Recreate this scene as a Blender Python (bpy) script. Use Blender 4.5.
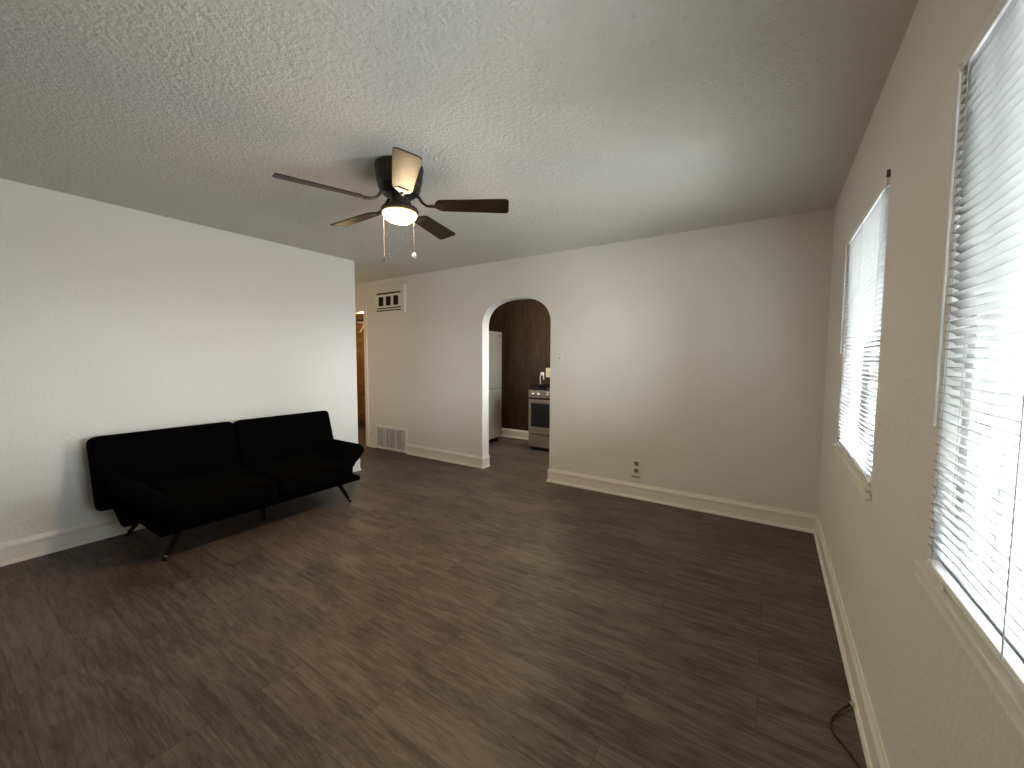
import bpy, bmesh, math, random
from mathutils import Vector, Matrix
random.seed(4)
for o in list(bpy.data.objects): bpy.data.objects.remove(o)
scene = bpy.context.scene
COL = scene.collection
PI = math.pi

# ------------------------------------------------------------------ camera
cam_d = bpy.data.cameras.new('camera'); cam = bpy.data.objects.new('camera', cam_d); COL.objects.link(cam)
cam_d.sensor_width = 36.0; cam_d.lens = 398.3 / 1024 * 36.0; cam_d.clip_start = 0.02
YAW, PITCH, ROLL = -0.5797, 0.0646, -0.0045
fwd = Vector((math.sin(YAW) * math.cos(PITCH), math.cos(YAW) * math.cos(PITCH), -math.sin(PITCH)))
rgt = Vector((math.cos(YAW), -math.sin(YAW), 0)); dwn = fwd.cross(rgt)
r2 = math.cos(ROLL) * rgt + math.sin(ROLL) * dwn
d2 = -math.sin(ROLL) * rgt + math.cos(ROLL) * dwn
M = Matrix((r2, -d2, -fwd)).transposed().to_4x4(); M.translation = Vector((0, 0, 1.335))
cam.matrix_world = M
scene.camera = cam

# ------------------------------------------------------------------ light
vs = scene.view_settings
vs.view_transform = 'Standard'; vs.look = 'None'; vs.gamma = 1.0; vs.use_curve_mapping = False
vs.exposure = 3.05
world = bpy.data.worlds.new('world'); scene.world = world; world.use_nodes = True
wn = world.node_tree.nodes; wn.clear()
bg = wn.new('ShaderNodeBackground'); wo = wn.new('ShaderNodeOutputWorld')
world.node_tree.links.new(bg.outputs[0], wo.inputs[0])
# bright overcast sky above, darker ground below the horizon
wt = wn.new('ShaderNodeTexCoord'); wsep = wn.new('ShaderNodeSeparateXYZ'); wmr = wn.new('ShaderNodeMapRange'); wr = wn.new('ShaderNodeValToRGB')
wl = world.node_tree.links.new
wl(wt.outputs['Generated'], wsep.inputs[0]); wl(wsep.outputs['Z'], wmr.inputs[0]); wmr.inputs[1].default_value = -0.25; wmr.inputs[2].default_value = 0.25
wl(wmr.outputs[0], wr.inputs[0]); wl(wr.outputs[0], bg.inputs[0])
wr.color_ramp.elements[0].color = (0.27, 0.275, 0.275, 1); wr.color_ramp.elements[1].color = (0.94, 0.98, 1.0, 1)
wr.color_ramp.elements[0].position = 0.4; wr.color_ramp.elements[1].position = 0.62
bg.inputs[1].default_value = 9.0
cy = scene.cycles
cy.max_bounces = 14; cy.diffuse_bounces = 8; cy.transparent_max_bounces = 24; cy.glossy_bounces = 4
cy.sample_clamp_indirect = 8.0
try: cy.use_denoising = True
except Exception: pass

# room numbers (metres; camera above the origin)
H = 2.44
XR, YB, XL, YE = 0.331, 3.785, -4.069, 2.90
YF = -2.80                       # wall behind the camera
W1 = (0.32, 1.318, 0.845, 2.0)   # near window: y0, y1, sill, head
W2 = (2.005, 2.945, 0.845, 2.005)
AX0, AX1 = -2.903, -1.991        # arch jambs
TB = 0.13                        # back wall thickness
YK = 5.56                        # kitchen far wall
def portal(name, loc, sy, sz, rot):
    l = bpy.data.lights.new(name, 'AREA'); l.shape = 'RECTANGLE'; l.size = sy; l.size_y = sz
    l.cycles.is_portal = True
    o = bpy.data.objects.new(name, l); COL.objects.link(o); o.location = loc; o.rotation_euler = rot
    return o
for n, (a, b, z0, z1) in (('portal_near', W1), ('portal_far', W2)):
    portal(n, (XR + 0.16, (a + b) / 2, (z0 + z1) / 2), z1 - z0, b - a, (0, PI / 2, 0))
portal('portal_kitchen', (-0.85, 4.75, 1.55), 0.7, 0.5, (0, PI / 2, 0))

# ------------------------------------------------------------------ materials
def lin(c):
    return tuple(((x / 255) / 12.92 if x / 255 <= 0.04045 else ((x / 255 + 0.055) / 1.055) ** 2.4) for x in c) + (1,)
def mat(name, color, rough=0.5, metal=0.0, spec=0.5, emis=None, emis_s=0.0, bump=None, noise_col=None):
    m = bpy.data.materials.new(name); m.use_nodes = True
    nt = m.node_tree; b = nt.nodes['Principled BSDF']
    col = color if len(color) == 4 else tuple(color) + (1,)
    b.inputs['Base Color'].default_value = col
    b.inputs['Roughness'].default_value = rough; b.inputs['Metallic'].default_value = metal
    b.inputs['Specular IOR Level'].default_value = spec
    if emis:
        b.inputs['Emission Color'].default_value = tuple(emis) + (1,); b.inputs['Emission Strength'].default_value = emis_s
    tc = nt.nodes.new('ShaderNodeTexCoord')
    if noise_col:                                  # slight mottling of the thing's own colour
        sc, amt = noise_col
        n = nt.nodes.new('ShaderNodeTexNoise'); n.inputs['Scale'].default_value = sc; n.inputs['Detail'].default_value = 4
        mx = nt.nodes.new('ShaderNodeMix'); mx.data_type = 'RGBA'
        mx.inputs['A'].default_value = tuple(x * (1 - amt) for x in col[:3]) + (1,)
        mx.inputs['B'].default_value = tuple(min(1, x * (1 + amt)) for x in col[:3]) + (1,)
        nt.links.new(tc.outputs['Object'], n.inputs['Vector'])
        nt.links.new(n.outputs['Fac'], mx.inputs['Factor']); nt.links.new(mx.outputs['Result'], b.inputs['Base Color'])
    if bump:                                       # list of (scale, distance)
        prev = None
        for sc, dist in bump:
            n = nt.nodes.new('ShaderNodeTexNoise'); n.inputs['Scale'].default_value = sc; n.inputs['Detail'].default_value = 3
            nt.links.new(tc.outputs['Object'], n.inputs['Vector'])
            bp = nt.nodes.new('ShaderNodeBump'); bp.inputs['Distance'].default_value = dist; bp.inputs['Strength'].default_value = 1.0
            nt.links.new(n.outputs['Fac'], bp.inputs['Height'])
            if prev: nt.links.new(prev.outputs['Normal'], bp.inputs['Normal'])
            prev = bp
        nt.links.new(prev.outputs['Normal'], b.inputs['Normal'])
    return m

def wall_paint(name, color):
    """orange-peel painted plaster with broad trowel waves"""
    return mat(name, color, rough=0.5, spec=0.35, bump=[(3.0, 0.010), (55.0, 0.0035), (140.0, 0.001)], noise_col=(1.2, 0.02))
M_wall = wall_paint('wall_paint', (0.775, 0.768, 0.745))
M_trim = mat('trim_paint', (0.82, 0.80, 0.75), rough=0.35, noise_col=(4, 0.02))

def ceiling_mat():
    m = mat('ceiling_texture', (0.70, 0.695, 0.66), rough=0.75, spec=0.25)
    nt = m.node_tree; b = nt.nodes['Principled BSDF']
    tc = nt.nodes.new('ShaderNodeTexCoord')
    n1 = nt.nodes.new('ShaderNodeTexNoise'); n1.inputs['Scale'].default_value = 58; n1.inputs['Detail'].default_value = 4
    v = nt.nodes.new('ShaderNodeTexVoronoi'); v.inputs['Scale'].default_value = 26
    big = nt.nodes.new('ShaderNodeTexNoise'); big.inputs['Scale'].default_value = 1.1; big.inputs['Detail'].default_value = 2
    r1 = nt.nodes.new('ShaderNodeMapRange'); r1.inputs[1].default_value = 0.16; r1.inputs[2].default_value = 0.02
    r2_ = nt.nodes.new('ShaderNodeMapRange'); r2_.inputs[1].default_value = 0.40; r2_.inputs[2].default_value = 0.62
    mul = nt.nodes.new('ShaderNodeMath'); mul.operation = 'MULTIPLY'
    mul2 = nt.nodes.new('ShaderNodeMath'); mul2.operation = 'MULTIPLY_ADD'; mul2.inputs[1].default_value = 0.9
    add = nt.nodes.new('ShaderNodeMath'); add.operation = 'MULTIPLY_ADD'; add.inputs[1].default_value = 0.7
    bp = nt.nodes.new('ShaderNodeBump'); bp.inputs['Distance'].default_value = 0.0085
    L = nt.links.new
    for t in (n1, v, big): L(tc.outputs['Object'], t.inputs['Vector'])
    L(v.outputs['Distance'], r1.inputs[0]); L(big.outputs['Fac'], r2_.inputs[0])
    L(r1.outputs[0], mul.inputs[0]); L(r2_.outputs[0], mul.inputs[1])
    L(mul.outputs[0], add.inputs[0]); L(n1.outputs['Fac'], add.inputs[2])
    L(add.outputs[0], bp.inputs['Height']); L(bp.outputs['Normal'], b.inputs['Normal'])
    return m
M_ceil = ceiling_mat()

def plank_mat(name, base, dark, light, plank=(1.22, 0.18), axis='X', rough=0.42, spec=0.4, grain=1.0, mortar=0.4):
    """wood planks: brick layout + stretched grain"""
    m = bpy.data.materials.new(name); m.use_nodes = True
    nt = m.node_tree; b = nt.nodes['Principled BSDF']; L = nt.links.new
    tc = nt.nodes.new('ShaderNodeTexCoord'); mp = nt.nodes.new('ShaderNodeMapping')
    L(tc.outputs['Object'], mp.inputs['Vector'])
    if axis == 'Z': mp.inputs['Rotation'].default_value = (PI / 2, 0, PI / 2)
    if axis == 'XZ': mp.inputs['Rotation'].default_value = (PI / 2, 0, 0)
    br = nt.nodes.new('ShaderNodeTexBrick'); br.offset = 0.37; br.offset_frequency = 2
    br.inputs['Scale'].default_value = 1.0; br.inputs['Brick Width'].default_value = plank[0]; br.inputs['Row Height'].default_value = plank[1]
    br.inputs['Mortar Size'].default_value = 0.0012; br.inputs['Mortar Smooth'].default_value = 0.2; br.inputs['Bias'].default_value = 0
    br.inputs['Color1'].default_value = (0, 0, 0, 1); br.inputs['Color2'].default_value = (1, 1, 1, 1); br.inputs['Mortar'].default_value = (0.5, 0.5, 0.5, 1)
    L(mp.outputs[0], br.inputs['Vector'])
    # per-plank shift of the grain
    sh = nt.nodes.new('ShaderNodeVectorMath'); sh.operation = 'MULTIPLY_ADD'
    sh.inputs[1].default_value = (7.3, 3.1, 5.0)
    L(br.outputs['Color'], sh.inputs[0]); L(mp.outputs[0], sh.inputs[2])
    m2 = nt.nodes.new('ShaderNodeMapping'); m2.inputs['Scale'].default_value = (1.3, 11.0, 1.0)
    L(sh.outputs[0], m2.inputs['Vector'])
    n1 = nt.nodes.new('ShaderNodeTexNoise'); n1.inputs['Scale'].default_value = 2.6; n1.inputs['Detail'].default_value = 9; n1.inputs['Roughness'].default_value = 0.62; n1.inputs['Distortion'].default_value = 0.5
    n2 = nt.nodes.new('ShaderNodeTexNoise'); n2.inputs['Scale'].default_value = 9; n2.inputs['Detail'].default_value = 8; n2.inputs['Roughness'].default_value = 0.7
    n3 = nt.nodes.new('ShaderNodeTexNoise'); n3.inputs['Scale'].default_value = 1.7; n3.inputs['Detail'].default_value = 3
    L(m2.outputs[0], n1.inputs['Vector']); L(m2.outputs[0], n2.inputs['Vector']); L(sh.outputs[0], n3.inputs['Vector'])
    def madd(a, k, c):
        q = nt.nodes.new('ShaderNodeMath'); q.operation = 'MULTIPLY_ADD'; L(a, q.inputs[0]); q.inputs[1].default_value = k
        if isinstance(c, float): q.inputs[2].default_value = c
        else: L(c, q.inputs[2])
        return q.outputs[0]
    s = madd(n1.outputs['Fac'], 1.3 * grain, -0.65 * grain + 0.5)
    s = madd(n2.outputs['Fac'], 1.3 * grain, s); s = madd(n3.outputs['Fac'], 0.8, s); s = madd(br.outputs['Color'], 0.12, s)
    s = madd(s, 1.0, -0.65 * grain - 0.46)
    ramp = nt.nodes.new('ShaderNodeValToRGB'); e = ramp.color_ramp.elements
    e[0].position = 0.22; e[0].color = dark; e[1].position = 0.78; e[1].color = light
    k = e.new(0.5); k.color = base
    L(s, ramp.inputs[0])
    dk = nt.nodes.new('ShaderNodeMix'); dk.data_type = 'RGBA'
    L(br.outputs['Fac'], dk.inputs['Factor']); L(ramp.outputs[0], dk.inputs['A']); dk.inputs['B'].default_value = tuple(x * mortar for x in dark[:3]) + (1,)
    L(dk.outputs['Result'], b.inputs['Base Color'])
    b.inputs['Roughness'].default_value = rough; b.inputs['Specular IOR Level'].default_value = spec
    bp = nt.nodes.new('ShaderNodeBump'); bp.inputs['Distance'].default_value = 0.0006
    L(s, bp.inputs['Height']); L(bp.outputs['Normal'], b.inputs['Normal'])
    return m
M_floor = plank_mat('vinyl_plank_floor', (0.097, 0.073, 0.061, 1), (0.045, 0.033, 0.027, 1), (0.150, 0.117, 0.100, 1), rough=0.5, mortar=0.95)
M_panel = plank_mat('dark_wood_panelling', (0.045, 0.027, 0.016, 1), (0.023, 0.014, 0.008, 1), (0.075, 0.045, 0.026, 1), plank=(2.6, 0.10), axis='Z', rough=0.45)
M_closet = plank_mat('orange_wood_boards', (0.27, 0.15, 0.065, 1), (0.13, 0.07, 0.03, 1), (0.40, 0.24, 0.11, 1), plank=(1.6, 0.09), axis='XZ', rough=0.5)
M_velvet = mat('black_velvet', (0.0022, 0.0022, 0.0023), rough=1.0, spec=0.01, bump=[(300, 0.0008)])
M_velvet.node_tree.nodes['Principled BSDF'].inputs['Sheen Weight'].default_value = 0.004
M_blackmetal = mat('black_metal', (0.005, 0.005, 0.005), rough=0.6, spec=0.12, noise_col=(30, 0.2))
M_chrome = mat('bright_metal', (0.75, 0.74, 0.72), rough=0.25, metal=1.0, noise_col=(30, 0.05))
M_bronze = mat('dark_bronze', (0.022, 0.016, 0.012), rough=0.38, metal=0.3, noise_col=(20, 0.15))
M_fitter = mat('brown_bronze', (0.045, 0.030, 0.022), rough=0.45, metal=0.3, noise_col=(20, 0.15))
def blade_mat():
    m = plank_mat('walnut_blade', (0.024, 0.014, 0.010, 1), (0.015, 0.009, 0.006, 1), (0.036, 0.022, 0.015, 1), plank=(3, 3), rough=0.42, spec=0.10)
    return m
M_blade = blade_mat()
M_chain = mat('chain_metal', (0.16, 0.14, 0.11), rough=0.4, metal=0.8, noise_col=(60, 0.1))
M_white = mat('white_plastic', (0.80, 0.79, 0.76), rough=0.35, noise_col=(15, 0.02))
M_knob = mat('aged_white', (0.42, 0.41, 0.39), rough=0.6, noise_col=(30, 0.03))
M_cream = mat('cream_plastic', (0.62, 0.55, 0.40), rough=0.4, noise_col=(15, 0.03))
M_dark = mat('dark_void', (0.012, 0.011, 0.010), rough=0.8, noise_col=(15, 0.1))
M_slot = mat('grey_slot', (0.10, 0.09, 0.08), rough=0.8, noise_col=(15, 0.1))
M_grey = mat('grey_plastic', (0.22, 0.21, 0.19), rough=0.5, noise_col=(15, 0.05))
M_steel = mat('stainless_steel', (0.40, 0.38, 0.34), rough=0.34, metal=0.5, bump=[(3, 0.004)], noise_col=(6, 0.04))
M_steel2 = mat('brushed_steel', (0.42, 0.36, 0.30), rough=0.42, metal=0.75, noise_col=(6, 0.05))
M_oven_glass = mat('oven_glass', (0.006, 0.007, 0.007), rough=0.08, spec=0.5, noise_col=(5, 0.1))
M_enamel = mat('black_enamel', (0.01, 0.01, 0.01), rough=0.3, noise_col=(5, 0.1))
M_rubber = mat('black_rubber', (0.010, 0.010, 0.010), rough=0.5, noise_col=(40, 0.1))
M_vinyl = mat('window_vinyl', (0.72, 0.74, 0.76), rough=0.4, noise_col=(8, 0.02))
M_ext = mat('added_eave_render', (0.6, 0.58, 0.54), rough=0.9, noise_col=(8, 0.05), bump=[(40, 0.003)])

def slat_mat():
    m = bpy.data.materials.new('blind_slat'); m.use_nodes = True
    nt = m.node_tree; nt.nodes.clear(); L = nt.links.new
    out = nt.nodes.new('ShaderNodeOutputMaterial'); mx = nt.nodes.new('ShaderNodeMixShader'); mx.inputs[0].default_value = 0.02
    b = nt.nodes.new('ShaderNodeBsdfPrincipled'); t = nt.nodes.new('ShaderNodeBsdfTranslucent')
    n = nt.nodes.new('ShaderNodeTexNoise'); n.inputs['Scale'].default_value = 5
    c = nt.nodes.new('ShaderNodeMix'); c.data_type = 'RGBA'; c.inputs['A'].default_value = (0.33, 0.33, 0.32, 1); c.inputs['B'].default_value = (0.36, 0.36, 0.35, 1)
    L(n.outputs['Fac'], c.inputs['Factor']); L(c.outputs['Result'], b.inputs['Base Color'])
    b.inputs['Roughness'].default_value = 0.4; t.inputs['Color'].default_value = (0.82, 0.82, 0.76, 1)
    L(b.outputs[0], mx.inputs[1]); L(t.outputs[0], mx.inputs[2]); L(mx.outputs[0], out.inputs[0])
    return m
M_slat = slat_mat()
M_rail = mat('white_blind_rail', (0.85, 0.87, 0.87), rough=0.4, noise_col=(8, 0.01))
def glass_mat():
    m = bpy.data.materials.new('window_glass'); m.use_nodes = True
    nt = m.node_tree; nt.nodes.clear(); L = nt.links.new
    out = nt.nodes.new('ShaderNodeOutputMaterial'); mx = nt.nodes.new('ShaderNodeMixShader'); f = nt.nodes.new('ShaderNodeFresnel'); f.inputs[0].default_value = 1.45
    t = nt.nodes.new('ShaderNodeBsdfTransparent'); t.inputs[0].default_value = (0.95, 0.97, 0.97, 1); g = nt.nodes.new('ShaderNodeBsdfGlossy'); g.inputs['Roughness'].default_value = 0.02
    L(f.outputs[0], mx.inputs[0]); L(t.outputs[0], mx.inputs[1]); L(g.outputs[0], mx.inputs[2]); L(mx.outputs[0], out.inputs[0])
    return m
M_glass = glass_mat()
M_clear = mat('clear_plastic', (0.75, 0.75, 0.74), rough=0.15, noise_col=(10, 0.02))
def bowl_mat():
    m = bpy.data.materials.new('frosted_bowl_glass'); m.use_nodes = True
    nt = m.node_tree; nt.nodes.clear(); L = nt.links.new
    out = nt.nodes.new('ShaderNodeOutputMaterial'); em = nt.nodes.new('ShaderNodeEmission')
    tc = nt.nodes.new('ShaderNodeTexCoord'); sep = nt.nodes.new('ShaderNodeSeparateXYZ'); r = nt.nodes.new('ShaderNodeValToRGB')
    mr = nt.nodes.new('ShaderNodeMapRange'); mr.inputs[1].default_value = 0.0; mr.inputs[2].default_value = -0.06
    L(tc.outputs['Object'], sep.inputs[0]); L(sep.outputs['Z'], mr.inputs[0]); L(mr.outputs[0], r.inputs[0])
    r.color_ramp.elements[0].color = (0.0075, 0.0050, 0.0016, 1); r.color_ramp.elements[1].color = (1.0, 0.74, 0.42, 1)
    r.color_ramp.elements[0].position = 0.14; r.color_ramp.elements[1].position = 0.62
    L(r.outputs[0], em.inputs[0]); em.inputs[1].default_value = 34.0
    L(em.outputs[0], out.inputs[0])
    return m
M_bowl = bowl_mat()

# ------------------------------------------------------------------ mesh builder
class MB:
    def __init__(s): s.bm = bmesh.new()
    def box(s, lo, hi, bevel=0.0, seg=2, mtx=None):
        r = bmesh.ops.create_cube(s.bm, size=1.0); vs_ = r['verts']
        c = [(a + b) / 2 for a, b in zip(lo, hi)]; d = [b - a for a, b in zip(lo, hi)]
        for v in vs_: v.co = Vector((v.co.x * d[0] + c[0], v.co.y * d[1] + c[1], v.co.z * d[2] + c[2]))
        if bevel:
            es = list({e for v in vs_ for e in v.link_edges})
            g = bmesh.ops.bevel(s.bm, geom=es, offset=bevel, segments=seg, affect='EDGES', profile=0.5)
            vs_ = list({v for f in g['faces'] for v in f.verts})
        if mtx:
            for v in vs_: v.co = mtx @ v.co
        return s
    def lathe(s, prof, c=(0, 0, 0), n=40, mtx=None, cap0=True, cap1=True):
        rings = []
        for (r, z) in prof:
            ring = []
            for i in range(n):
                a = 2 * PI * i / n; p = Vector((r * math.cos(a), r * math.sin(a), z))
                if mtx: p = mtx @ p
                ring.append(s.bm.verts.new(p + Vector(c)))
            rings.append(ring)
        for a, b in zip(rings, rings[1:]):
            for i in range(n): s.bm.faces.new((a[i], a[(i + 1) % n], b[(i + 1) % n], b[i]))
        if cap0: s.bm.faces.new(list(reversed(rings[0])))
        if cap1: s.bm.faces.new(rings[-1])
        return s
    def tube(s, pts, rad, n=8, caps=True):
        pts = [Vector(p) for p in pts]; rings = []
        rads = rad if isinstance(rad, (list, tuple)) else [rad] * len(pts)
        up0 = None
        for i, p in enumerate(pts):
            t = (pts[min(i + 1, len(pts) - 1)] - pts[max(i - 1, 0)]).normalized()
            if up0 is None:
                up0 = Vector((0, 0, 1)) if abs(t.z) < 0.9 else Vector((1, 0, 0))
            u = (up0 - t * up0.dot(t)).normalized(); w = t.cross(u); up0 = u
            rings.append([s.bm.verts.new(p + rads[i] * (math.cos(2 * PI * k / n) * u + math.sin(2 * PI * k / n) * w)) for k in range(n)])
        for a, b in zip(rings, rings[1:]):
            for i in range(n): s.bm.faces.new((a[i], a[(i + 1) % n], b[(i + 1) % n], b[i]))
        if caps: s.bm.faces.new(list(reversed(rings[0]))); s.bm.faces.new(rings[-1])
        return s
    def prism(s, poly, fn):
        """poly of 2D points; fn(p, side) -> 3D for side 0/1"""
        a = [s.bm.verts.new(fn(p, 0)) for p in poly]; b = [s.bm.verts.new(fn(p, 1)) for p in poly]
        n = len(poly)
        s.bm.faces.new(a); s.bm.faces.new(list(reversed(b)))
        for i in range(n): s.bm.faces.new((a[i], b[i], b[(i + 1) % n], a[(i + 1) % n]))
        return s
    def pad(s, half, r, puff=0.0, n=14, grooves=(0, 0), gdepth=0.0, mtx=None):
        """soft rounded cushion; thickness along local z, grooves across x / y on the top face"""
        h = Vector(half)
        faces = [((0, 1, 2), 1), ((0, 1, 2), -1), ((1, 2, 0), 1), ((1, 2, 0), -1), ((2, 0, 1), 1), ((2, 0, 1), -1)]
        cache = {}
        def vert(q):
            k = tuple(round(x, 5) for x in q)
            if k in cache: return cache[k]
            p = Vector((q[0] * h.x, q[1] * h.y, q[2] * h.z))
            inner = Vector([max(-(h[i] - r), min(h[i] - r, p[i])) for i in range(3)])
            d = p - inner
            if d.length > 1e-9:
                p = inner + d.normalized() * min(r, d.length if d.length < r else r)
            u, v = p.x / h.x, p.y / h.y
            g = 0
            for ax, cnt in ((u, grooves[0]), (v, grooves[1])):
                for j in range(cnt):
                    pos = -1 + 2 * (j + 1) / (cnt + 1); g = max(g, math.exp(-((ax - pos) / 0.045) ** 2))
            k2 = 1 + puff * (1 - u * u) * (1 - v * v) - gdepth * g
            p.z *= k2
            if mtx: p = mtx @ p
            cache[k] = s.bm.verts.new(p); return cache[k]
        # denser near the rim so the rounding is smooth
        ts = [-1 + 2 * (0.5 - 0.5 * math.cos(PI * i / n)) for i in range(n + 1)]
        m_ = 26
        tl = [-1 + 2 * (0.5 - 0.5 * math.cos(PI * i / m_)) * 1.0 for i in range(m_ + 1)]
        for (ax, sg) in faces:
            A = tl; B = tl
            for i in range(len(A) - 1):
                for j in range(len(B) - 1):
                    qs = []
                    for (a, b) in ((i, j), (i + 1, j), (i + 1, j + 1), (i, j + 1)):
                        q = [0, 0, 0]; q[ax[0]] = A[a]; q[ax[1]] = B[b]; q[ax[2]] = sg; qs.append(vert(q))
                    if sg < 0: qs.reverse()
                    if len(set(qs)) == 4:
                        try: s.bm.faces.new(qs)
                        except ValueError: pass
        return s
    def build(s, name, m, parent=None, smooth=False, origin=None, autosmooth=None):
        me = bpy.data.meshes.new(name)
        bmesh.ops.recalc_face_normals(s.bm, faces=s.bm.faces)
        if origin is not None:
            for v in s.bm.verts: v.co -= Vector(origin)
        if smooth:
            lim = math.radians(autosmooth or 40)
            for f in s.bm.faces: f.smooth = True
            for e in s.bm.edges:
                if len(e.link_faces) == 2 and e.calc_face_angle(0) > lim: e.smooth = False
        s.bm.to_mesh(me); s.bm.free()
        for x in (m if isinstance(m, (list, tuple)) else [m]): me.materials.append(x)
        o = bpy.data.objects.new(name, me); COL.objects.link(o)
        if origin is not None: o.location = origin
        if parent is not None:
            o.parent = parent
            w = Vector((0, 0, 0)); q = parent
            while q: w += q.location; q = q.parent
            o.location = (Vector(origin) if origin is not None else Vector((0, 0, 0))) - w
        return o
def tag(o, label, cat, group=None):
    o['label'] = label; o['category'] = cat
    if group: o['group'] = group
    return o
def struct(o, label=None, cat=None):
    o['kind'] = 'structure'
    if label: o['label'] = label
    if cat: o['category'] = cat
    return o
def thing(name, loc, label, cat, group=None):
    o = bpy.data.objects.new(name, None); COL.objects.link(o); o.location = loc; o.empty_display_size = 0.1
    return tag(o, label, cat, group)

# ------------------------------------------------------------------ room shell
S = lambda name, mb, m, label, cat: struct(mb.build(name, m), label, cat)
S('floor', MB().box((-8.2, YF - 0.12, -0.08), (XR + 0.14, 6.0, 0.0)), M_floor, 'dark grey-brown wood plank floor running through every room', 'floor')
S('ceiling', MB().box((-8.2, YF - 0.12, H), (XR + 0.14, 6.0, H + 0.08)), M_ceil, 'off-white ceiling with rough splattered texture', 'ceiling')
def wall_with_holes_x(mb, x0, x1, y0, y1, holes):
    ys = y0
    for (a, b, z0, z1) in sorted(holes):
        mb.box((x0, ys, 0), (x1, a, H)); mb.box((x0, a, 0), (x1, b, z0)); mb.box((x0, a, z1), (x1, b, H)); ys = b
    mb.box((x0, ys, 0), (x1, y1, H)); return mb
S('wall_right', wall_with_holes_x(MB(), XR, XR + 0.13, YF - 0.12, YB + TB, [W1, W2]), M_wall, 'grey-white plaster wall with two blind-covered windows', 'wall')
S('wall_left', MB().box((XL - 0.11, YF - 0.12, 0), (XL, YE, H)), M_wall, 'cream painted wall behind the black sofa', 'wall')
S('wall_front', MB().box((XL, YF - 0.12, 0), (XR, YF, H)), M_wall, 'plain painted wall facing the archway from behind the viewer', 'wall')
# back wall: doorway of the hall, then the archway
DX0, DX1, DZ = -5.86, -5.10, 2.03
mb = MB(); yb0, yb1 = YB, YB + TB
mb.box((-6.5, yb0, 0), (DX0, yb1, H)); mb.box((DX0, yb0, DZ), (DX1, yb1, H)); mb.box((DX1, yb0, 0), (AX0, yb1, H)); mb.box((AX1, yb0, 0), (XR, yb1, H))
ac, ah, az, ar = (AX0 + AX1) / 2, (AX1 - AX0) / 2, 1.70, 0.308
NA = 48; arch = []
for i in range(NA + 1):
    t = PI - PI * i / NA; c_, s_ = math.cos(t), math.sin(t); e_ = 2 / 2.4
    arch.append((ac + ah * math.copysign(abs(c_) ** e_, c_), az + ar * abs(s_) ** e_))
poly = [(AX0, H)] + arch + [(AX1, H)]
# strips between the arch curve and the ceiling
for (xa, za), (xb, zb) in zip(arch, arch[1:]):
    v = [mb.bm.verts.new(p) for p in ((xa, yb0, za), (xb, yb0, zb), (xb, yb0, H), (xa, yb0, H), (xa, yb1, za), (xb, yb1, zb), (xb, yb1, H), (xa, yb1, H))]
    for f in ((0, 1, 2, 3), (7, 6, 5, 4), (0, 4, 5, 1)): mb.bm.faces.new([v[k] for k in f])
bmesh.ops.remove_doubles(mb.bm, verts=mb.bm.verts, dist=0.0002)
S('wall_back', mb, M_wall, 'off-white textured wall pierced by the rounded archway', 'wall')
# unseen eave added over the two windows, shading them from the upper sky
S('eave_sky_blocker', MB().box((XR + 0.13, YF - 0.12, 2.25), (XR + 0.85, YB + TB, 2.37)), M_ext, 'unseen eave added outside to keep the upper sky off the windows', 'trim')
# hall
S('wall_hall_south', MB().box((-6.5, YE - 0.11, 0), (XL - 0.11, YE, H)), M_wall, 'side wall of the short hall behind the sofa wall', 'wall')
S('wall_hall_end', MB().box((-6.6, YE - 0.11, 0), (-6.5, YB + TB, H)), M_wall, 'end wall of the short hall', 'wall')
# closet room beyond the hall doorway
mb = MB(); mb.box((-8.1, 4.78, 0), (-5.0, 4.86, H)); S('wall_closet_back', mb, M_closet, 'orange-brown board wall seen through the hall doorway', 'wall')
S('wall_closet_right', MB().box((-5.0, YB + TB, 0), (-4.93, 4.86, H)), M_closet, 'orange-brown board wall on the right of the closet', 'wall')
S('wall_closet_left', MB().box((-8.1, YB + TB, 0), (-8.02, 4.78, H)), M_closet, 'orange-brown board wall on the left of the closet', 'wall')
S('wall_closet_front', MB().box((-8.1, YB, 0), (-6.6, YB + TB, H)), M_closet, 'front wall of the closet', 'wall')
# kitchen
S('wall_kitchen_back', MB().box((-4.5, YK, 0), (-0.9, YK + 0.1, H)), M_panel, 'dark brown wood panelled kitchen wall behind the range', 'wall')
S('wall_kitchen_left', MB().box((-4.5, YB + TB, 0), (-4.4, YK, H)), M_panel, 'dark panelled kitchen wall behind the refrigerator', 'wall')
S('wall_kitchen_right', wall_with_holes_x(MB(), -1.0, -0.9, YB + TB, YK, [(4.5, 5.0, 1.2, 1.9)]), M_wall, 'painted kitchen wall with an added window', 'wall')

# baseboards: profile swept along mitred paths
PROF = [(0, 0), (0.022, 0), (0.022, 0.010), (0.017, 0.020), (0.0115, 0.024), (0.0115, 0.098), (0.015, 0.104), (0.015, 0.120), (0.008, 0.134), (0.005, 0.146), (0, 0.146)]
def baseboards(path, names, m=M_trim):
    P = [Vector((x, y)) for x, y in path]; n = len(P)
    nor = []
    for a, b in zip(P, P[1:]):
        d = (b - a).normalized(); nor.append(Vector((-d.y, d.x)))
    offs = []
    for i in range(n):
        if i == 0: offs.append(nor[0])
        elif i == n - 1: offs.append(nor[-1])
        else:
            q = nor[i - 1] + nor[i]; offs.append(q / q.dot(nor[i]))
    for i, nm in enumerate(names):
        if nm is None: continue
        mb = MB()
        def fn(p, s_):
            b = P[i + s_] + offs[i + s_] * p[0]; return Vector((b.x, b.y, p[1]))
        mb.prism(PROF, fn)
        struct(mb.build(nm[0], m), nm[1], 'baseboard')
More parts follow.
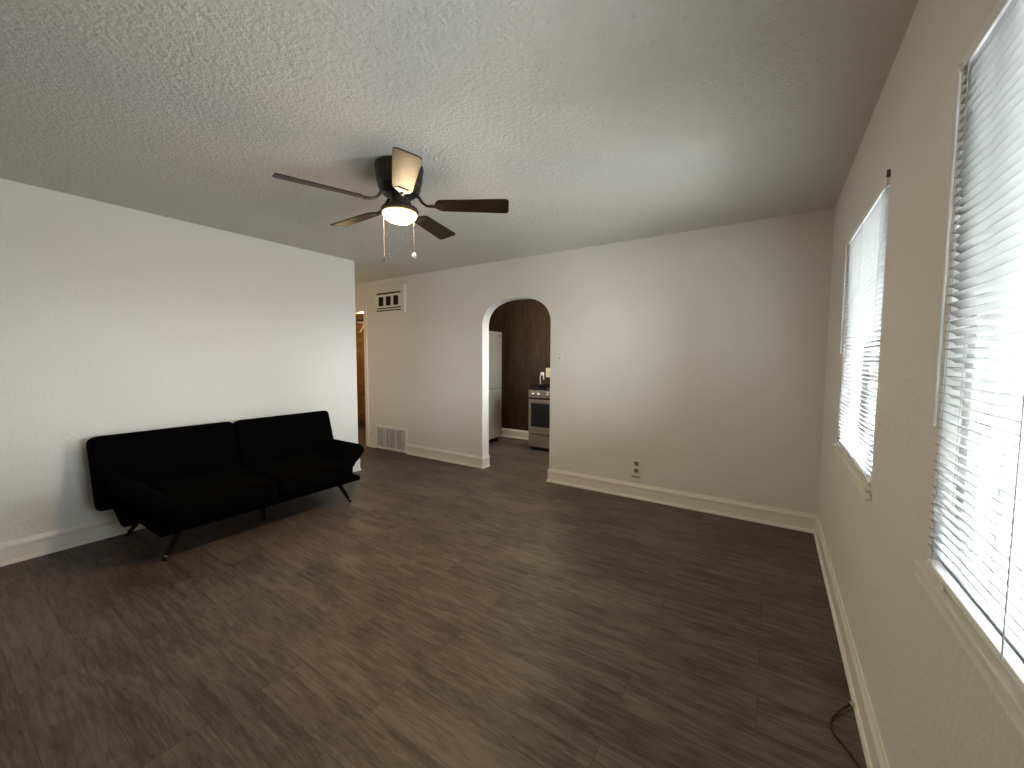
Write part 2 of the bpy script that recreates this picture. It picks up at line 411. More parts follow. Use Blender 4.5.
baseboards([(XR, YF), (XR, YB), (AX1, YB), (AX1, YB + TB)],
           [('baseboard_right', 'white stepped baseboard under the two windows'), ('baseboard_back', 'white stepped baseboard right of the archway'), ('baseboard_arch_right', 'short baseboard return inside the right arch jamb')])
baseboards([(AX0, YB + TB), (AX0, YB), (-4.215, YB)],
           [('baseboard_arch_left', 'short baseboard return inside the left arch jamb'), ('baseboard_back_left', 'white baseboard between archway and low wall grille')])
baseboards([(-4.89, YB), (-5.03, YB)], [('baseboard_hall', 'short white baseboard piece between grille and door casing')])
baseboards([(-5.5, YE), (XL, YE), (XL, YF)], [('baseboard_hall_south', 'white baseboard on the hall side of the sofa wall'), ('baseboard_left', 'white stepped baseboard behind the black sofa')])
baseboards([(-2.2, YK), (-4.4, YK)], [('baseboard_kitchen', 'pale baseboard below the dark kitchen panelling')])
baseboards([(-5.0, 4.78), (-8.02, 4.78)], [('baseboard_closet', 'dark baseboard below the orange boards')], M_slot)

# hall door casing
mb = MB()
mb.box((DX1, YB - 0.018, 0), (DX1 + 0.062, YB, DZ + 0.07), 0.004); mb.box((DX0 - 0.062, YB - 0.018, 0), (DX0, YB, DZ + 0.07), 0.004)
mb.box((DX0 - 0.001, YB - 0.017, DZ), (DX1 + 0.001, YB, DZ + 0.069), 0.004)
mb.box((DX1 - 0.016, YB - 0.005, 0), (DX1, YB + TB, DZ)); mb.box((DX0, YB - 0.005, 0), (DX0 + 0.016, YB + TB, DZ)); mb.box((DX0, YB - 0.005, DZ - 0.016), (DX1, YB + TB, DZ))
struct(mb.build('trim_1', M_trim), 'white casing around the narrow hall doorway', 'trim')

# ------------------------------------------------------------------ windows
def make_window(idx, w, label, muntins):
    y0, y1, z0, z1 = w; xi, xo = XR + 0.034, XR + 0.085
    root = bpy.data.objects.new('window_%d' % idx, None); COL.objects.link(root); root.location = (XR + 0.05, (y0 + y1) / 2, z0)
    struct(root, label, 'window')
    mb = MB(); f = 0.045
    for lo, hi in (((xi, y0, z0), (xo, y0 + f, z1)), ((xi, y1 - f, z0), (xo, y1, z1)), ((xi, y0 + f, z0), (xo, y1 - f, z0 + f)), ((xi, y0 + f, z1 - f), (xo, y1 - f, z1))):
        mb.box(lo, hi, 0.003)
    # inner step of the frame
    g = f + 0.012
    for lo, hi in (((xi + .012, y1 - f - 0.02, z0 + f), (xo - .012, y1 - f - 0.008, z1 - f)), ((xi + .012, y0 + f + 0.008, z0 + f), (xo - .012, y0 + f + 0.02, z1 - f))):
        mb.box(lo, hi)
    struct(mb.build('window_frame', M_vinyl, root))
    for my in muntins:
        mb = MB(); mb.box((xi + 0.005, my - 0.016, z0 + f), (xo - 0.01, my - 0.004, z1 - f), 0.002); mb.box((xi + 0.005, my + 0.004, z0 + f), (xo - 0.01, my + 0.016, z1 - f), 0.002)
        mb.box((xi + 0.018, my - 0.005, z0 + f), (xo - 0.02, my + 0.005, z1 - f))
        struct(mb.build('mullion', M_vinyl, root))
    mb = MB(); mb.box((xi + 0.024, y0 + f, z0 + f), (xi + 0.028, y1 - f, z1 - f))
    struct(mb.build('window_pane', M_glass, root))
    # stool with two beads below the opening
    mb = MB(); e = 0.035
    mb.box((XR - 0.021, y0 - e + 0.006, z0 - 0.015), (XR + 0.034, y1 + e - 0.006, z0), 0.003, 2)
    mb.box((XR - 0.008, y0 - e, z0 - 0.034), (XR, y1 + e, z0 - 0.015))
    mb.box((XR - 0.018, y0 - e, z0 - 0.044), (XR, y1 + e, z0 - 0.034), 0.003, 2)
    struct(mb.build('window_sill', M_trim, root))
    return root
make_window(1, W1, 'large near window at the right edge, sky behind open blinds', [1.135, 0.80])
make_window(2, W2, 'smaller far window near the room corner, sky behind blinds', [])
# unseen window added to light the kitchen
root = bpy.data.objects.new('window_3', None); COL.objects.link(root); root.location = (-0.95, 4.75, 1.2)
struct(root, 'unseen window added to light the kitchen', 'window')
mb = MB()
for lo, hi in (((-0.98, 4.5, 1.2), (-0.93, 4.54, 1.9)), ((-0.98, 4.96, 1.2), (-0.93, 5.0, 1.9)), ((-0.98, 4.54, 1.2), (-0.93, 4.96, 1.24)), ((-0.98, 4.54, 1.86), (-0.93, 4.96, 1.9)), ((-0.975, 4.54, 1.53), (-0.935, 4.96, 1.57))): mb.box(lo, hi, 0.003)
struct(mb.build('window_frame', M_vinyl, root))
struct(MB().box((-0.958, 4.54, 1.24), (-0.954, 4.96, 1.86)).build('window_pane', M_glass, root))

def make_blind(w, label, cords, wand_len, tilt=25):
    y0, y1, z0, z1 = w; y0 += 0.004; y1 -= 0.004
    xc = XR + 0.003
    root = thing('window_blind', (xc, (y0 + y1) / 2, z0), label, 'blind', 'white mini blinds on the right wall')
    mb = MB(); mb.box((xc - 0.013, y0, z1 - 0.030), (xc + 0.016, y1, z1 - 0.002), 0.002)
    mb.build('headrail', M_rail, root)
    # slats: curved strips, room side edge up
    mb = MB(); t = math.radians(tilt); nz = int((z1 - 0.036 - (z0 + 0.022)) / 0.0200); wd = 0.025
    zt = z1 - 0.045
    n_arc = 4
    for k in range(nz):
        zc = zt - 0.0200 * k
        tt = t + random.uniform(-0.005, 0.005)
        dz = random.uniform(-0.0002, 0.0002)
        prof = []
        lo_, up_ = [], []
        for j in range(n_arc + 1):
            u = -0.5 + j / n_arc; cz = 0.0034 * (1 - 4 * u * u)
            for lst, th in ((up_, 0.0005), (lo_, -0.0005)):
                X = u * wd; Z = cz + th
                lst.append((xc + X * math.cos(tt) + Z * math.sin(tt), zc + dz - X * math.sin(tt) + Z * math.cos(tt)))   # room side up
        prof = up_ + lo_[::-1]
        nseg = 6; sag = random.uniform(0, 0.001)
        rows = []
        for i in range(nseg + 1):
            yy = y0 + 0.003 + (y1 - y0 - 0.006) * i / nseg
            rows.append([mb.bm.verts.new((x, yy, z - sag * math.sin(PI * i / nseg))) for x, z in prof])
        for a, b in zip(rows, rows[1:]):
            for j in range(len(prof)): mb.bm.faces.new((a[j], b[j], b[(j + 1) % len(prof)], a[(j + 1) % len(prof)]))
        mb.bm.faces.new(rows[0]); mb.bm.faces.new(rows[-1][::-1])
    mb.build('slats', M_slat, root, smooth=True, autosmooth=60)
    MB().box((xc - 0.011, y0 + 0.003, z0 + 0.004), (xc + 0.012, y1 - 0.003, z0 + 0.020), 0.004, 3).build('bottom_rail', M_rail, root)
    for cy_ in cords:
        mb = MB()
        for dx in (-0.0125, 0.0135): mb.tube([(xc + dx, cy_, z1 - 0.03), (xc + dx, cy_, z0 + 0.018)], 0.0007, 5)
        mb.build('ladder_cord', M_slat, root)
    # tilt wand at the far end
    yw = y1 - 0.012
    mb = MB(); mb.tube([(xc - 0.0165, yw, z1 - 0.038), (xc - 0.0165, yw, z1 - 0.038 - wand_len)], 0.0034, 6)
    mb.tube([(xc - 0.012, yw, z1 - 0.018), (xc - 0.017, yw, z1 - 0.020), (xc - 0.020, yw, z1 - 0.028), (xc - 0.0165, yw, z1 - 0.040)], 0.0022, 6)
    mb.build('tilt_wand', M_clear, root, smooth=True)
    # hold-down brackets on the sill
    for yb_ in (y1 - 0.12, y0 + 0.12):
        MB().box((xc - 0.015, yb_ - 0.012, z0 + 0.0005), (xc - 0.012, yb_ + 0.012, z0 + 0.012), 0.001).build('hold_down_bracket', M_rail, root)
    return root
b1 = make_blind(W1, 'large white slatted blind on the near window, cut off by the right edge', (1.27, 0.86, 0.45), 0.78)
b2 = make_blind(W2, 'smaller white slatted blind on the far window by the corner', (2.88, 2.475, 2.07), 0.60)
# lift cord hanging in front of the near blind
mb = MB(); mb.tube([(XR - 0.014, 0.915, 1.95), (XR - 0.016, 0.915, 1.4), (XR - 0.015, 0.915, 0.87)], 0.0012, 6)
c = mb.build('lift_cord', M_slat, b1)
# dark bracket over the near top corner of the far blind
mb = MB(); mb.prism([(2.002, 2.005), (2.018, 2.005), (2.016, 2.016), (2.010, 2.030), (2.005, 2.024)], lambda p, s_: (XR - 0.0005 - 0.010 * s_, p[0], p[1]))
tag(mb.build('blind_bracket', M_slot), 'small dark bracket above the near top corner of the far blind', 'bracket')

# ------------------------------------------------------------------ ceiling fan
FX, FY = -1.858, 1.634
fan = thing('ceiling_fan', (FX, FY, H), 'dark bronze five-blade ceiling fan with a lit glass bowl', 'fan')
FC = (FX, FY, 0)
MB().lathe([(0.128, 2.44), (0.137, 2.436), (0.137, 2.415), (0.130, 2.405), (0.133, 2.385), (0.127, 2.345), (0.119, 2.328), (0.122, 2.318), (0.112, 2.296), (0.090, 2.276), (0.060, 2.268)], FC, 48).build('motor_housing', M_bronze, fan, smooth=True)
MB().lathe([(0.050, 2.270), (0.050, 2.235), (0.056, 2.222), (0.056, 2.214)], FC, 36).build('switch_housing', M_fitter, fan, smooth=True)
MB().lathe([(0.056, 2.216), (0.080, 2.213), (0.100, 2.204), (0.107, 2.192), (0.107, 2.184), (0.100, 2.177), (0.094, 2.177)], FC, 48).build('light_fitter', M_fitter, fan, smooth=True)
prof = [(0.097, 2.180), (0.098, 2.175)]
for i in range(1, 11):
    a = i / 10 * PI / 2; prof.append((0.0955 * math.cos(a) + 0.0003, 2.173 - 0.053 * math.sin(a)))
MB().lathe(prof, FC, 48, cap0=True).build('light_bowl', M_bowl, fan, smooth=True, origin=(FX, FY, 2.180))
PH = 1.851; BZ = 2.222; BR = 0.636; pitch = math.radians(-13)
for k in range(5):
    a = PH + k * 2 * PI / 5
    mt = Matrix.Translation((FX, FY, BZ)) @ Matrix.Rotation(a, 4, 'Z') @ Matrix.Rotation(pitch, 4, 'X')
    # outline of blade in local x (radius) / y
    out = []
    x0, x1_ = 0.205, BR; w0, w1 = 0.052, 0.066
    rc = 0.022
    for i in range(9):                      # rounded root
        t = PI / 2 + PI * i / 8; out.append((x0 + 0.045 + 0.045 * math.cos(t), w0 * math.sin(t)))
    for (cx_, cy_, t0) in ((x1_ - rc, -(w1 - rc), -PI / 2), (x1_ - rc, w1 - rc, 0)):
        for i in range(6):
            t = t0 + PI / 2 * i / 5; out.append((cx_ + rc * math.cos(t), cy_ + rc * math.sin(t)))
    mb = MB(); mb.prism(out, lambda p, s_: mt @ Vector((p[0], p[1], 0.003 - 0.006 * s_)))
    bl = mb.build('blade', M_blade, fan)
    # bracket: arm from housing drooping to the blade root, spreading into a plate
    mr = Matrix.Translation((FX, FY, 0)) @ Matrix.Rotation(a, 4, 'Z')
    mb = MB(); mb.tube([mr @ Vector(p) for p in ((0.085, 0, 2.281), (0.110, 0, 2.268), (0.130, 0.006, 2.240), (0.155, 0.008, 2.222), (0.180, 0.004, 2.219), (0.21, 0, 2.217))], [0.010, 0.009, 0.008, 0.008, 0.009, 0.010], 8)
    pl = [(0.20, -0.012), (0.225, -0.034), (0.255, -0.030), (0.262, 0), (0.255, 0.030), (0.225, 0.034), (0.20, 0.012)]
    mb.prism(pl, lambda p, s_: mt @ Vector((p[0], p[1], -0.0035 - 0.004 * s_)))
    for sx, sy in ((0.228, -0.018), (0.228, 0.018), (0.248, 0)):
        mb.lathe([(0.005, -0.0075), (0.004, -0.0095)], (0, 0, 0), 10, mtx=mt @ Matrix.Translation((sx, sy, 0)))
    mb.build('blade_bracket', M_bronze, bl, smooth=True)
ca = Vector((math.cos(YAW), -math.sin(YAW), 0))      # chains hang left and right of the bowl
def chain(off, z1, fob):
    p = Vector((FX, FY, 0)) + off
    mb = MB(); zz = 2.19
    mb.tube([(p.x, p.y, 2.195), (p.x, p.y, z1)], 0.0006, 5)
    while zz > z1:
        mb.lathe([(0.0003, -0.0012), (0.0012, 0), (0.0003, 0.0012)], (p.x, p.y, zz), 6); zz -= 0.0055
    ch = mb.build('pull_chain', M_chain, fan)
    mb = MB()
    if fob == 'bell':
        mb.lathe([(0.0015, 0.0), (0.003, -0.004), (0.0042, -0.018), (0.0045, -0.034), (0.003, -0.036)], (p.x, p.y, z1), 14)
        mb.build('pull_fob', M_bronze, ch, smooth=True)
    else:
        mb.lathe([(0.003, 0.004), (0.008, 0.0), (0.0125, -0.008), (0.0138, -0.016), (0.0115, -0.025), (0.006, -0.031), (0.001, -0.032)], (p.x, p.y, z1), 18)
        mb.build('pull_knob', M_knob, ch, smooth=True)
chain(Vector((-0.098 * 0.84, 0.098 * -0.50, 0)), 1.936, 'bell')
chain(Vector((0.084 * 0.84, 0.084 * 0.5 + 0.0, 0)), 1.945, 'knob')

# ------------------------------------------------------------------ sofa
sofa = thing('sofa', (-3.6, 1.55, 0), 'black velvet split-back futon sofa with flared arms against the left wall', 'sofa')
for (ya, yb_) in ((0.660, 1.538), (1.546, 2.418)):
    # backrest leaning to the wall
    bot, top = Vector((-3.775, 0, 0.285)), Vector((-3.925, 0, 0.775))
    up = (top - bot).normalized(); nrm = Vector((up.z, 0, -up.x)); yv = Vector((0, 1, 0))
    ctr = (bot + top) / 2 + yv * ((ya + yb_) / 2)
    mt = Matrix((yv, up, nrm)).transposed().to_4x4(); mt.translation = ctr
    if mt.determinant() < 0:
        mt = Matrix((-yv, up, nrm)).transposed().to_4x4(); mt.translation = ctr
    MB().pad(((yb_ - ya) / 2, (top - bot).length / 2, 0.065), 0.042, puff=0.22, grooves=(2, 1), gdepth=0.10, mtx=mt).build('backrest', M_velvet, sofa, smooth=True, autosmooth=80)
for (ya, yb_) in ((0.885, 1.546), (1.554, 2.215)):
    mt = Matrix.Translation((-3.475, (ya + yb_) / 2, 0.315)) @ Matrix.Rotation(math.radians(2.5), 4, 'Y') @ Matrix.Identity(4)
    MB().pad((0.315, (yb_ - ya) / 2, 0.078), 0.05, puff=0.18, grooves=(1, 1), gdepth=0.09, mtx=mt).build('seat_cushion', M_velvet, sofa, smooth=True, autosmooth=80)
for sg, yh in ((1, 2.165), (-1, 0.905)):
    d = Vector((0, sg * math.cos(math.radians(46)), math.sin(math.radians(46)))); xv = Vector((1, 0, 0))
    nrm = Vector((0, -sg * d.z, abs(d.y)))
    base = Vector((-3.475, yh, 0.245))
    ctr = base + d * 0.155 + nrm * 0.052
    cols = (xv, d, nrm) if xv.cross(d).dot(nrm) > 0 else (-xv, d, nrm)
    mt = Matrix(cols).transposed().to_4x4(); mt.translation = ctr
    MB().pad((0.275, 0.155, 0.055), 0.045, puff=0.25, grooves=(0, 1), gdepth=0.10, mtx=mt).build('armrest', M_velvet, sofa, smooth=True, autosmooth=80)
MB().box((-3.66, 0.83, 0.185), (-3.20, 2.305, 0.232), 0.018, 3).build('seat_frame', M_velvet, sofa, smooth=True)
MB().prism([(-3.87, 0.30), (-3.845, 0.268), (-3.68, 0.190), (-3.60, 0.19), (-3.60, 0.30), (-3.72, 0.34)], lambda p, s_: (p[0], 0.755 + 1.57 * s_, p[1])).build('hinge_cover', M_velvet, sofa)
for top, foot in (((-3.32, 0.985, 0.20), (-3.285, 0.868, 0)), ((-3.30, 2.125, 0.20), (-3.225, 2.205, 0)), ((-3.84, 0.93, 0.20), (-3.99, 0.85, 0)), ((-3.84, 2.12, 0.20), (-3.99, 2.20, 0))):
    t, f = Vector(top), Vector(foot)
    mb = MB(); mb.tube([t, t.lerp(f, 0.9), f], [0.021, 0.0135, 0.013], 14)
    lg = mb.build('leg', M_blackmetal, sofa, smooth=True)
    mb = MB(); mb.tube([t.lerp(f, 0.86), t.lerp(f, 0.885)], 0.0148, 14)
    mb.build('leg_ring', M_chrome, lg, smooth=True)
for x, y in ((-3.44, 1.55),):
    MB().tube([(x, y, 0.19), (x, y, 0.0)], [0.02, 0.014], 14).build('center_leg', M_blackmetal, sofa, smooth=True)

# ------------------------------------------------------------------ wall fittings
# upper air register, boxed out from the wall
reg = thing('wall_register', (-4.54, YB, 1.95), 'boxed air register high on the wall by the hall', 'vent')
yo = YB - 0.04
mb = MB()
ox0, ox1, oz0, oz1 = -4.885, -4.20, 1.948, 2.328
ix0, ix1, iz0, iz1 = -4.80, -4.262, 1.975, 2.255
for lo, hi in (((ox0, yo, oz0), (ix0, YB, oz1)), ((ix1, yo, oz0), (ox1, YB, oz1)), ((ix0, yo, iz1), (ix1, YB, oz1)), ((ix0, yo, oz0), (ix1, YB, iz0))): mb.box(lo, hi)
mb.build('register_frame', M_wall, reg)
MB().box((ix0, YB - 0.008, iz0), (ix1, YB - 0.001, iz1)).build('register_cavity', M_dark, reg)
mb = MB(); f0, f1 = yo + 0.004, yo + 0.014
zs = [(2.232, 2.255)]                       # plate pieces between the dark openings
for a, b in ((iz0, 1.987), (2.003, 2.021), (2.037, 2.062), (2.192, 2.222), (2.244, iz1)): mb.box((ix0, f0, a), (ix1, f1, b))
for a, b in ((ix0, -4.738), (-4.626, -4.586), (-4.470, -4.430), (-4.318, ix1)): mb.box((a, f0, 2.062), (b, f1, 2.192))
mb.build('register_plate', M_trim, reg)
# low return grille
gr = thing('return_grille', (-4.54, YB, 0.02), 'large white return air grille low on the wall', 'vent')
gx0, gx1, gz0, gz1 = -4.885, -4.212, 0.012, 0.352
mb = MB(); fw = 0.035
for lo, hi in (((gx0, YB - 0.016, gz0), (gx0 + fw, YB, gz1)), ((gx1 - fw, YB - 0.016, gz0), (gx1, YB, gz1)), ((gx0 + fw, YB - 0.016, gz1 - fw), (gx1 - fw, YB, gz1)), ((gx0 + fw, YB - 0.016, gz0), (gx1 - fw, YB, gz0 + 0.03))): mb.box(lo, hi, 0.004)
mb.build('grille_frame', M_trim, gr)
MB().box((gx0 + fw, YB - 0.004, gz0 + 0.03), (gx1 - fw, YB - 0.001, gz1 - fw)).build('grille_back', M_grey, gr)
mb = MB(); x = gx0 + fw + 0.006; k = 0
while x < gx1 - fw - 0.004:
    mt = Matrix.Translation((x, YB - 0.009, 0)) @ Matrix.Rotation(math.radians(38 if k % 11 else 10), 4, 'Z')
    mb.box((-0.0012, -0.0075, gz0 + 0.03), (0.0012, 0.0075, gz1 - fw), mtx=mt); x += 0.0125; k += 1
for x in (-4.66, -4.44): mb.box((x - 0.006, YB - 0.017, gz0 + 0.03), (x + 0.006, YB - 0.005, gz1 - fw))
mb.build('grille_fins', M_trim, gr)
# light switch by the arch
sw = thing('light_switch', (-1.883, YB, 1.34), 'white switch plate beside the archway', 'switch')
MB().box((-1.924, YB - 0.007, 1.276), (-1.843, YB, 1.403), 0.003, 3).build('switch_plate', M_white, sw)
mb = MB(); mb.box((-1.890, YB - 0.0085, 1.325), (-1.876, YB - 0.006, 1.354)); mb.box((-1.8875, YB - 0.018, 1.339), (-1.8785, YB - 0.007, 1.349), 0.002)
mb.build('toggle', M_cream, sw)
for z in (1.298, 1.381): MB().lathe([(0.003, 0), (0.002, 0.0015)], (-1.883, YB - 0.007, z), 10, mtx=Matrix.Rotation(PI / 2, 4, 'X')).build('screw', M_slot, sw)
# outlet low on the back wall
ol = thing('wall_outlet', (-1.053, YB, 0.30), 'white electrical outlet low on the wall right of the arch', 'outlet')
mb = MB(); mb.box((-1.096, YB - 0.006, 0.238), (-1.012, YB, 0.372), 0.003, 3); mb.build('outlet_plate', M_white, ol)
for z in (0.338, 0.272):
    rc_ = MB().box((-1.074, YB - 0.010, z - 0.020), (-1.034, YB - 0.005, z + 0.020), 0.004, 3).build('receptacle', M_grey, ol)
    mb = MB(); mb.box((-1.064, YB - 0.0115, z - 0.006), (-1.061, YB - 0.0095, z + 0.008)); mb.box((-1.047, YB - 0.0115, z - 0.006), (-1.044, YB - 0.0095, z + 0.008))
    mb.build('slots', M_dark, rc_)
MB().box((-1.076, YB - 0.030, 0.292), (-1.040, YB - 0.009, 0.318), 0.005, 3).build('plug_cover', M_white, ol)
MB().box((-1.096, YB - 0.010, 0.205), (-1.016, YB, 0.214), 0.002).build('lower_lip', M_slot, ol)
# coaxial cable at the right baseboard
pts = [(0.300, 1.926), (0.285, 1.908), (0.268, 1.884), (0.248, 1.850), (0.233, 1.815), (0.227, 1.778), (0.232, 1.752), (0.244, 1.730), (0.259, 1.708), (0.274, 1.680), (0.287, 1.648), (0.292, 1.60), (0.285, 1.54), (0.27, 1.47)]
def smooth_path(p, n=6):
    o = []
    P = [Vector(q) for q in p]
    for i in range(len(P) - 1):
        p0, p1, p2, p3 = P[max(i - 1, 0)], P[i], P[i + 1], P[min(i + 2, len(P) - 1)]
        for k in range(n):
            t = k / n
            o.append(0.5 * ((2 * p1) + (p2 - p0) * t + (2 * p0 - 5 * p1 + 4 * p2 - p3) * t * t + (3 * p1 - p0 - 3 * p2 + p3) * t ** 3))
    o.append(P[-1]); return o
path = [(x, y, 0.0042 + 0.014 * math.exp(-i / 1.6)) for i, (x, y) in enumerate(pts)]
cab = thing('coaxial_cable', (0.26, 1.75, 0), 'black coaxial cable curling on the floor by the right baseboard', 'cable')
sp = smooth_path(path)
MB().tube(sp, 0.0042, 8).build('cable_jacket', M_rubber, cab, smooth=True)
d = (sp[0] - sp[1]).normalized(); e0 = sp[0]
mb = MB(); mb.tube([e0 - d * 0.006, e0 + d * 0.004], 0.0056, 10); mb.tube([e0 + d * 0.004, e0 + d * 0.011], 0.0068, 6)
mb.build('cable_connector', M_chrome, cab, smooth=True)
# small dark hole in the right baseboard
MB().lathe([(0.005, 0), (0.004, 0.001)], (XR - 0.0115, 2.356, 0.071), 12, mtx=Matrix.Rotation(-PI / 2, 4, 'Y')).build('nail_hole', M_slot)
tag(bpy.data.objects['nail_hole'], 'small dark screw hole in the baseboard below the windows', 'hole')

# ------------------------------------------------------------------ kitchen
fr = thing('refrigerator', (-3.99, 4.86, 0), 'tall stainless refrigerator just inside the archway', 'refrigerator')
MB().box((-4.36, 4.485, 0.05), (-3.70, 5.258, 1.735), 0.008).build('fridge_body', M_enamel, fr)
def door(z0, z1):
    mb = MB(); ya, yb_ = 4.485, 5.262
    n = 16; pl = [(-3.695, ya)]
    for i in range(n + 1):
        u = -1 + 2 * i / n; pl.append((-3.645 + 0.030 * (1 - abs(u) ** 2.6), ya + (yb_ - ya) * i / n))
    pl.append((-3.695, yb_))
    mb.prism(pl, lambda p, s_: (p[0], p[1], z0 + (z1 - z0) * s_)); return mb
for z0, z1 in ((0.085, 0.858), (0.866, 1.745)):
    dr = door(z0, z1).build('fridge_door', M_steel, fr, smooth=True, autosmooth=30)
    zh = (z1 - 0.36, z1 - 0.05) if z0 < 0.5 else (z0 + 0.05, z0 + 0.50)
    mb = MB(); mb.tube([(-3.62, 4.55, zh[0]), (-3.585, 4.55, zh[0] + 0.02), (-3.585, 4.55, zh[1] - 0.02), (-3.62, 4.55, zh[1])], 0.011, 10)
    mb.build('fridge_handle', M_steel2, dr, smooth=True)
    if z0 > 0.5:
        MB().box((-3.640, 5.165, 1.672), (-3.628, 5.20, 1.70), 0.002).build('badge', M_slot, dr)
MB().box((-4.33, 4.50, 0.0), (-3.70, 5.22, 0.05)).build('shadow_base', M_dark, fr)  # base block coloured near-black for the shadowed gap under the doors

rg = thing('gas_range', (-2.58, 5.25, 0), 'stainless gas range with black top against the dark panelling', 'stove')
X0, X1, YFR = -2.958, -2.198, 4.955
MB().box((X0, YFR + 0.03, 0.03), (X1, 5.53, 0.885), 0.004).build('range_body', M_enamel, rg)
MB().box((X0 + 0.03, YFR + 0.05, 0.0), (X1 - 0.03, 5.50, 0.03)).build('range_feet', M_dark, rg)
MB().box((X0, YFR - 0.002, 0.770), (X1, YFR + 0.04, 0.880), 0.006, 3).build('control_panel', M_steel2, rg)
for x in (-2.878, -2.790, -2.635, -2.5, -2.366, -2.278):
    MB().lathe([(0.026, 0), (0.026, 0.006), (0.021, 0.010), (0.019, 0.032), (0.015, 0.036)], (x, YFR - 0.002, 0.826), 24, mtx=Matrix.Rotation(PI / 2, 4, 'X')).build('knob', M_chrome, rg, smooth=True)
mb = MB(); za, zb = 0.246, 0.745
wx0, wx1, wz0, wz1 = X0 + 0.045, X1 - 0.045, 0.350, 0.690
for lo, hi in (((X0 + 0.003, YFR, za), (wx0, YFR + 0.03, zb)), ((wx1, YFR, za), (X1 - 0.003, YFR + 0.03, zb)), ((wx0, YFR, wz1), (wx1, YFR + 0.03, zb)), ((wx0, YFR, za), (wx1, YFR + 0.03, wz0))): mb.box(lo, hi)
od = mb.build('oven_door', M_steel2, rg)
MB().box((wx0, YFR + 0.003, wz0), (wx1, YFR + 0.02, wz1)).build('oven_window', M_oven_glass, od)
mb = MB(); mb.tube([(X0 + 0.05, YFR - 0.045, 0.722), (X1 - 0.05, YFR - 0.045, 0.722)], 0.010, 12)
for x in (X0 + 0.08, X1 - 0.08): mb.tube([(x, YFR - 0.045, 0.722), (x, YFR + 0.004, 0.722)], 0.008, 10)
mb.build('oven_handle', M_steel2, od, smooth=True)
MB().box((X0 + 0.003, YFR + 0.002, 0.055), (X1 - 0.003, YFR + 0.032, 0.232), 0.004, 3).build('drawer', M_steel2, rg)
MB().box((X0 - 0.002, YFR + 0.0, 0.884), (X1 + 0.002, 5.54, 0.900), 0.004).build('cooktop', M_enamel, rg)
for gx in (X0 + 0.02, X0 + 0.26, X0 + 0.50):
    mb = MB(); w_ = 0.235; ya, yb_ = YFR + 0.03, 5.50
    for y in (ya, (ya + yb_) / 2, yb_): mb.box((gx, y - 0.006, 0.922), (gx + w_, y + 0.006, 0.936))
    for x in (gx + 0.005, gx + w_ / 2, gx + w_ - 0.005): mb.box((x - 0.005, ya, 0.922), (x + 0.005, yb_, 0.936))
    for x in (gx + 0.005, gx + w_ - 0.005):
        for y in (ya, yb_): mb.box((x - 0.006, y - 0.006, 0.900), (x + 0.006, y + 0.006, 0.924))
    mb.build('burner_grate', M_blackmetal, rg)
for bx, by in ((X0 + 0.14, 5.09), (X0 + 0.14, 5.38), (X0 + 0.38, 5.24), (X1 - 0.14, 5.09), (X1 - 0.14, 5.38)):
    MB().lathe([(0.045, 0.900), (0.045, 0.908), (0.03, 0.910), (0.03, 0.918), (0.02, 0.919)], (bx, by, 0), 20).build('burner', M_blackmetal, rg, smooth=True)
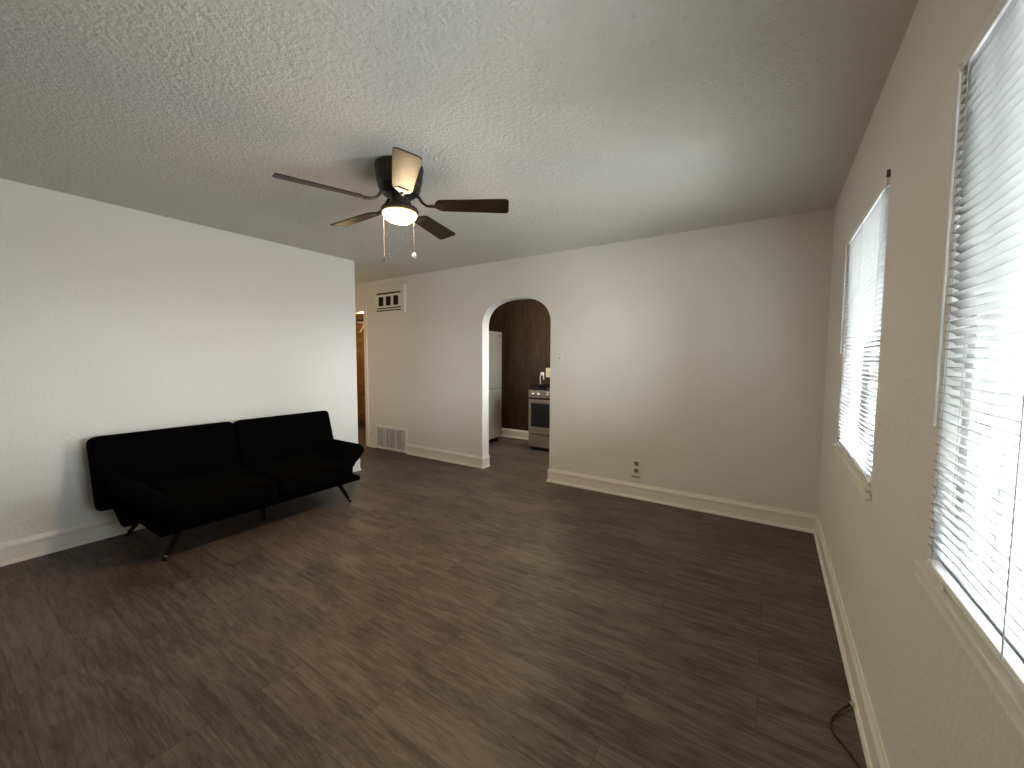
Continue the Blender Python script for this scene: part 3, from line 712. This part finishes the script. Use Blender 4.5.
# charger with a white cord on the kitchen wall
chg = thing('charger', (-3.055, YK, 1.08), 'white plug with a drooping cord on the panelling above the range', 'charger')
MB().box((-3.082, YK - 0.035, 1.062), (-3.030, YK, 1.116), 0.006, 3).build('plug', M_white, chg)
MB().tube(smooth_path([(-3.078, YK - 0.030, 1.075), (-3.088, YK - 0.030, 1.02), (-3.088, YK - 0.022, 0.97), (-3.090, YK - 0.012, 0.925)]), 0.006, 8).build('cord', M_white, chg, smooth=True)
MB().tube(smooth_path([(-3.034, YK - 0.028, 1.075), (-3.026, YK - 0.030, 1.04), (-3.024, YK - 0.026, 1.000)]), 0.009, 8).build('cord', M_white, chg, smooth=True)
pl = thing('outlet_plate', (-2.96, YK, 1.11), 'cream outlet plate on the panelling beside the white charger', 'outlet')
MB().box((-3.0, YK - 0.008, 1.038), (-2.915, YK, 1.185), 0.003, 3).build('plate', M_cream, pl)
for z in (1.08, 1.142): MB().box((-2.974, YK - 0.0095, z - 0.016), (-2.941, YK - 0.007, z + 0.016), 0.002).build('receptacle', M_cream, pl)

# closet shelf with a white bracket, seen through the hall doorway
sh = thing('closet_shelf', (-6.5, 4.78, 2.0), 'dark closet shelf on a white bracket seen through the hall doorway', 'shelf')
MB().box((-8.0, 4.60, 2.028), (-5.02, 4.78, 2.042), 0.003).build('shelf_board', M_slot, sh)
for x in (-6.48, -7.3):
    mb = MB(); mb.tube([(x + 0.10, 4.73, 1.99), (x + 0.04, 4.74, 1.90), (x - 0.06, 4.75, 1.82)], 0.012, 8); mb.tube([(x - 0.12, 4.73, 2.00), (x, 4.73, 1.985), (x + 0.12, 4.73, 1.99)], 0.012, 8)
    mb.build('bracket', M_white, sh)
l = bpy.data.lights.new('closet_lamp', 'POINT'); l.energy = 4; l.color = (1.0, 0.66, 0.30); l.shadow_soft_size = 0.06
o = bpy.data.objects.new('closet_lamp', l); COL.objects.link(o); o.location = (-5.6, 4.15, 1.95)

# ceiling lamp added to light the kitchen, out of sight above the arch
kl = thing('added_ceiling_lamp', (-2.6, 4.75, H), 'unseen round flush lamp added on the kitchen ceiling for light', 'lamp')
MB().lathe([(0.15, 2.44), (0.15, 2.42), (0.145, 2.415)], (-2.6, 4.75, 0), 32).build('added_lamp_base', M_white, kl, smooth=True)
M_dome = mat('added_lamp_dome', (0.9, 0.85, 0.75), rough=0.4, emis=(1.0, 0.85, 0.6), emis_s=13.0, noise_col=(10, 0.02))
MB().lathe([(0.14, 2.415), (0.13, 2.395), (0.10, 2.375), (0.05, 2.362), (0.002, 2.36)], (-2.6, 4.75, 0), 32).build('added_lamp_dome', M_dome, kl, smooth=True)
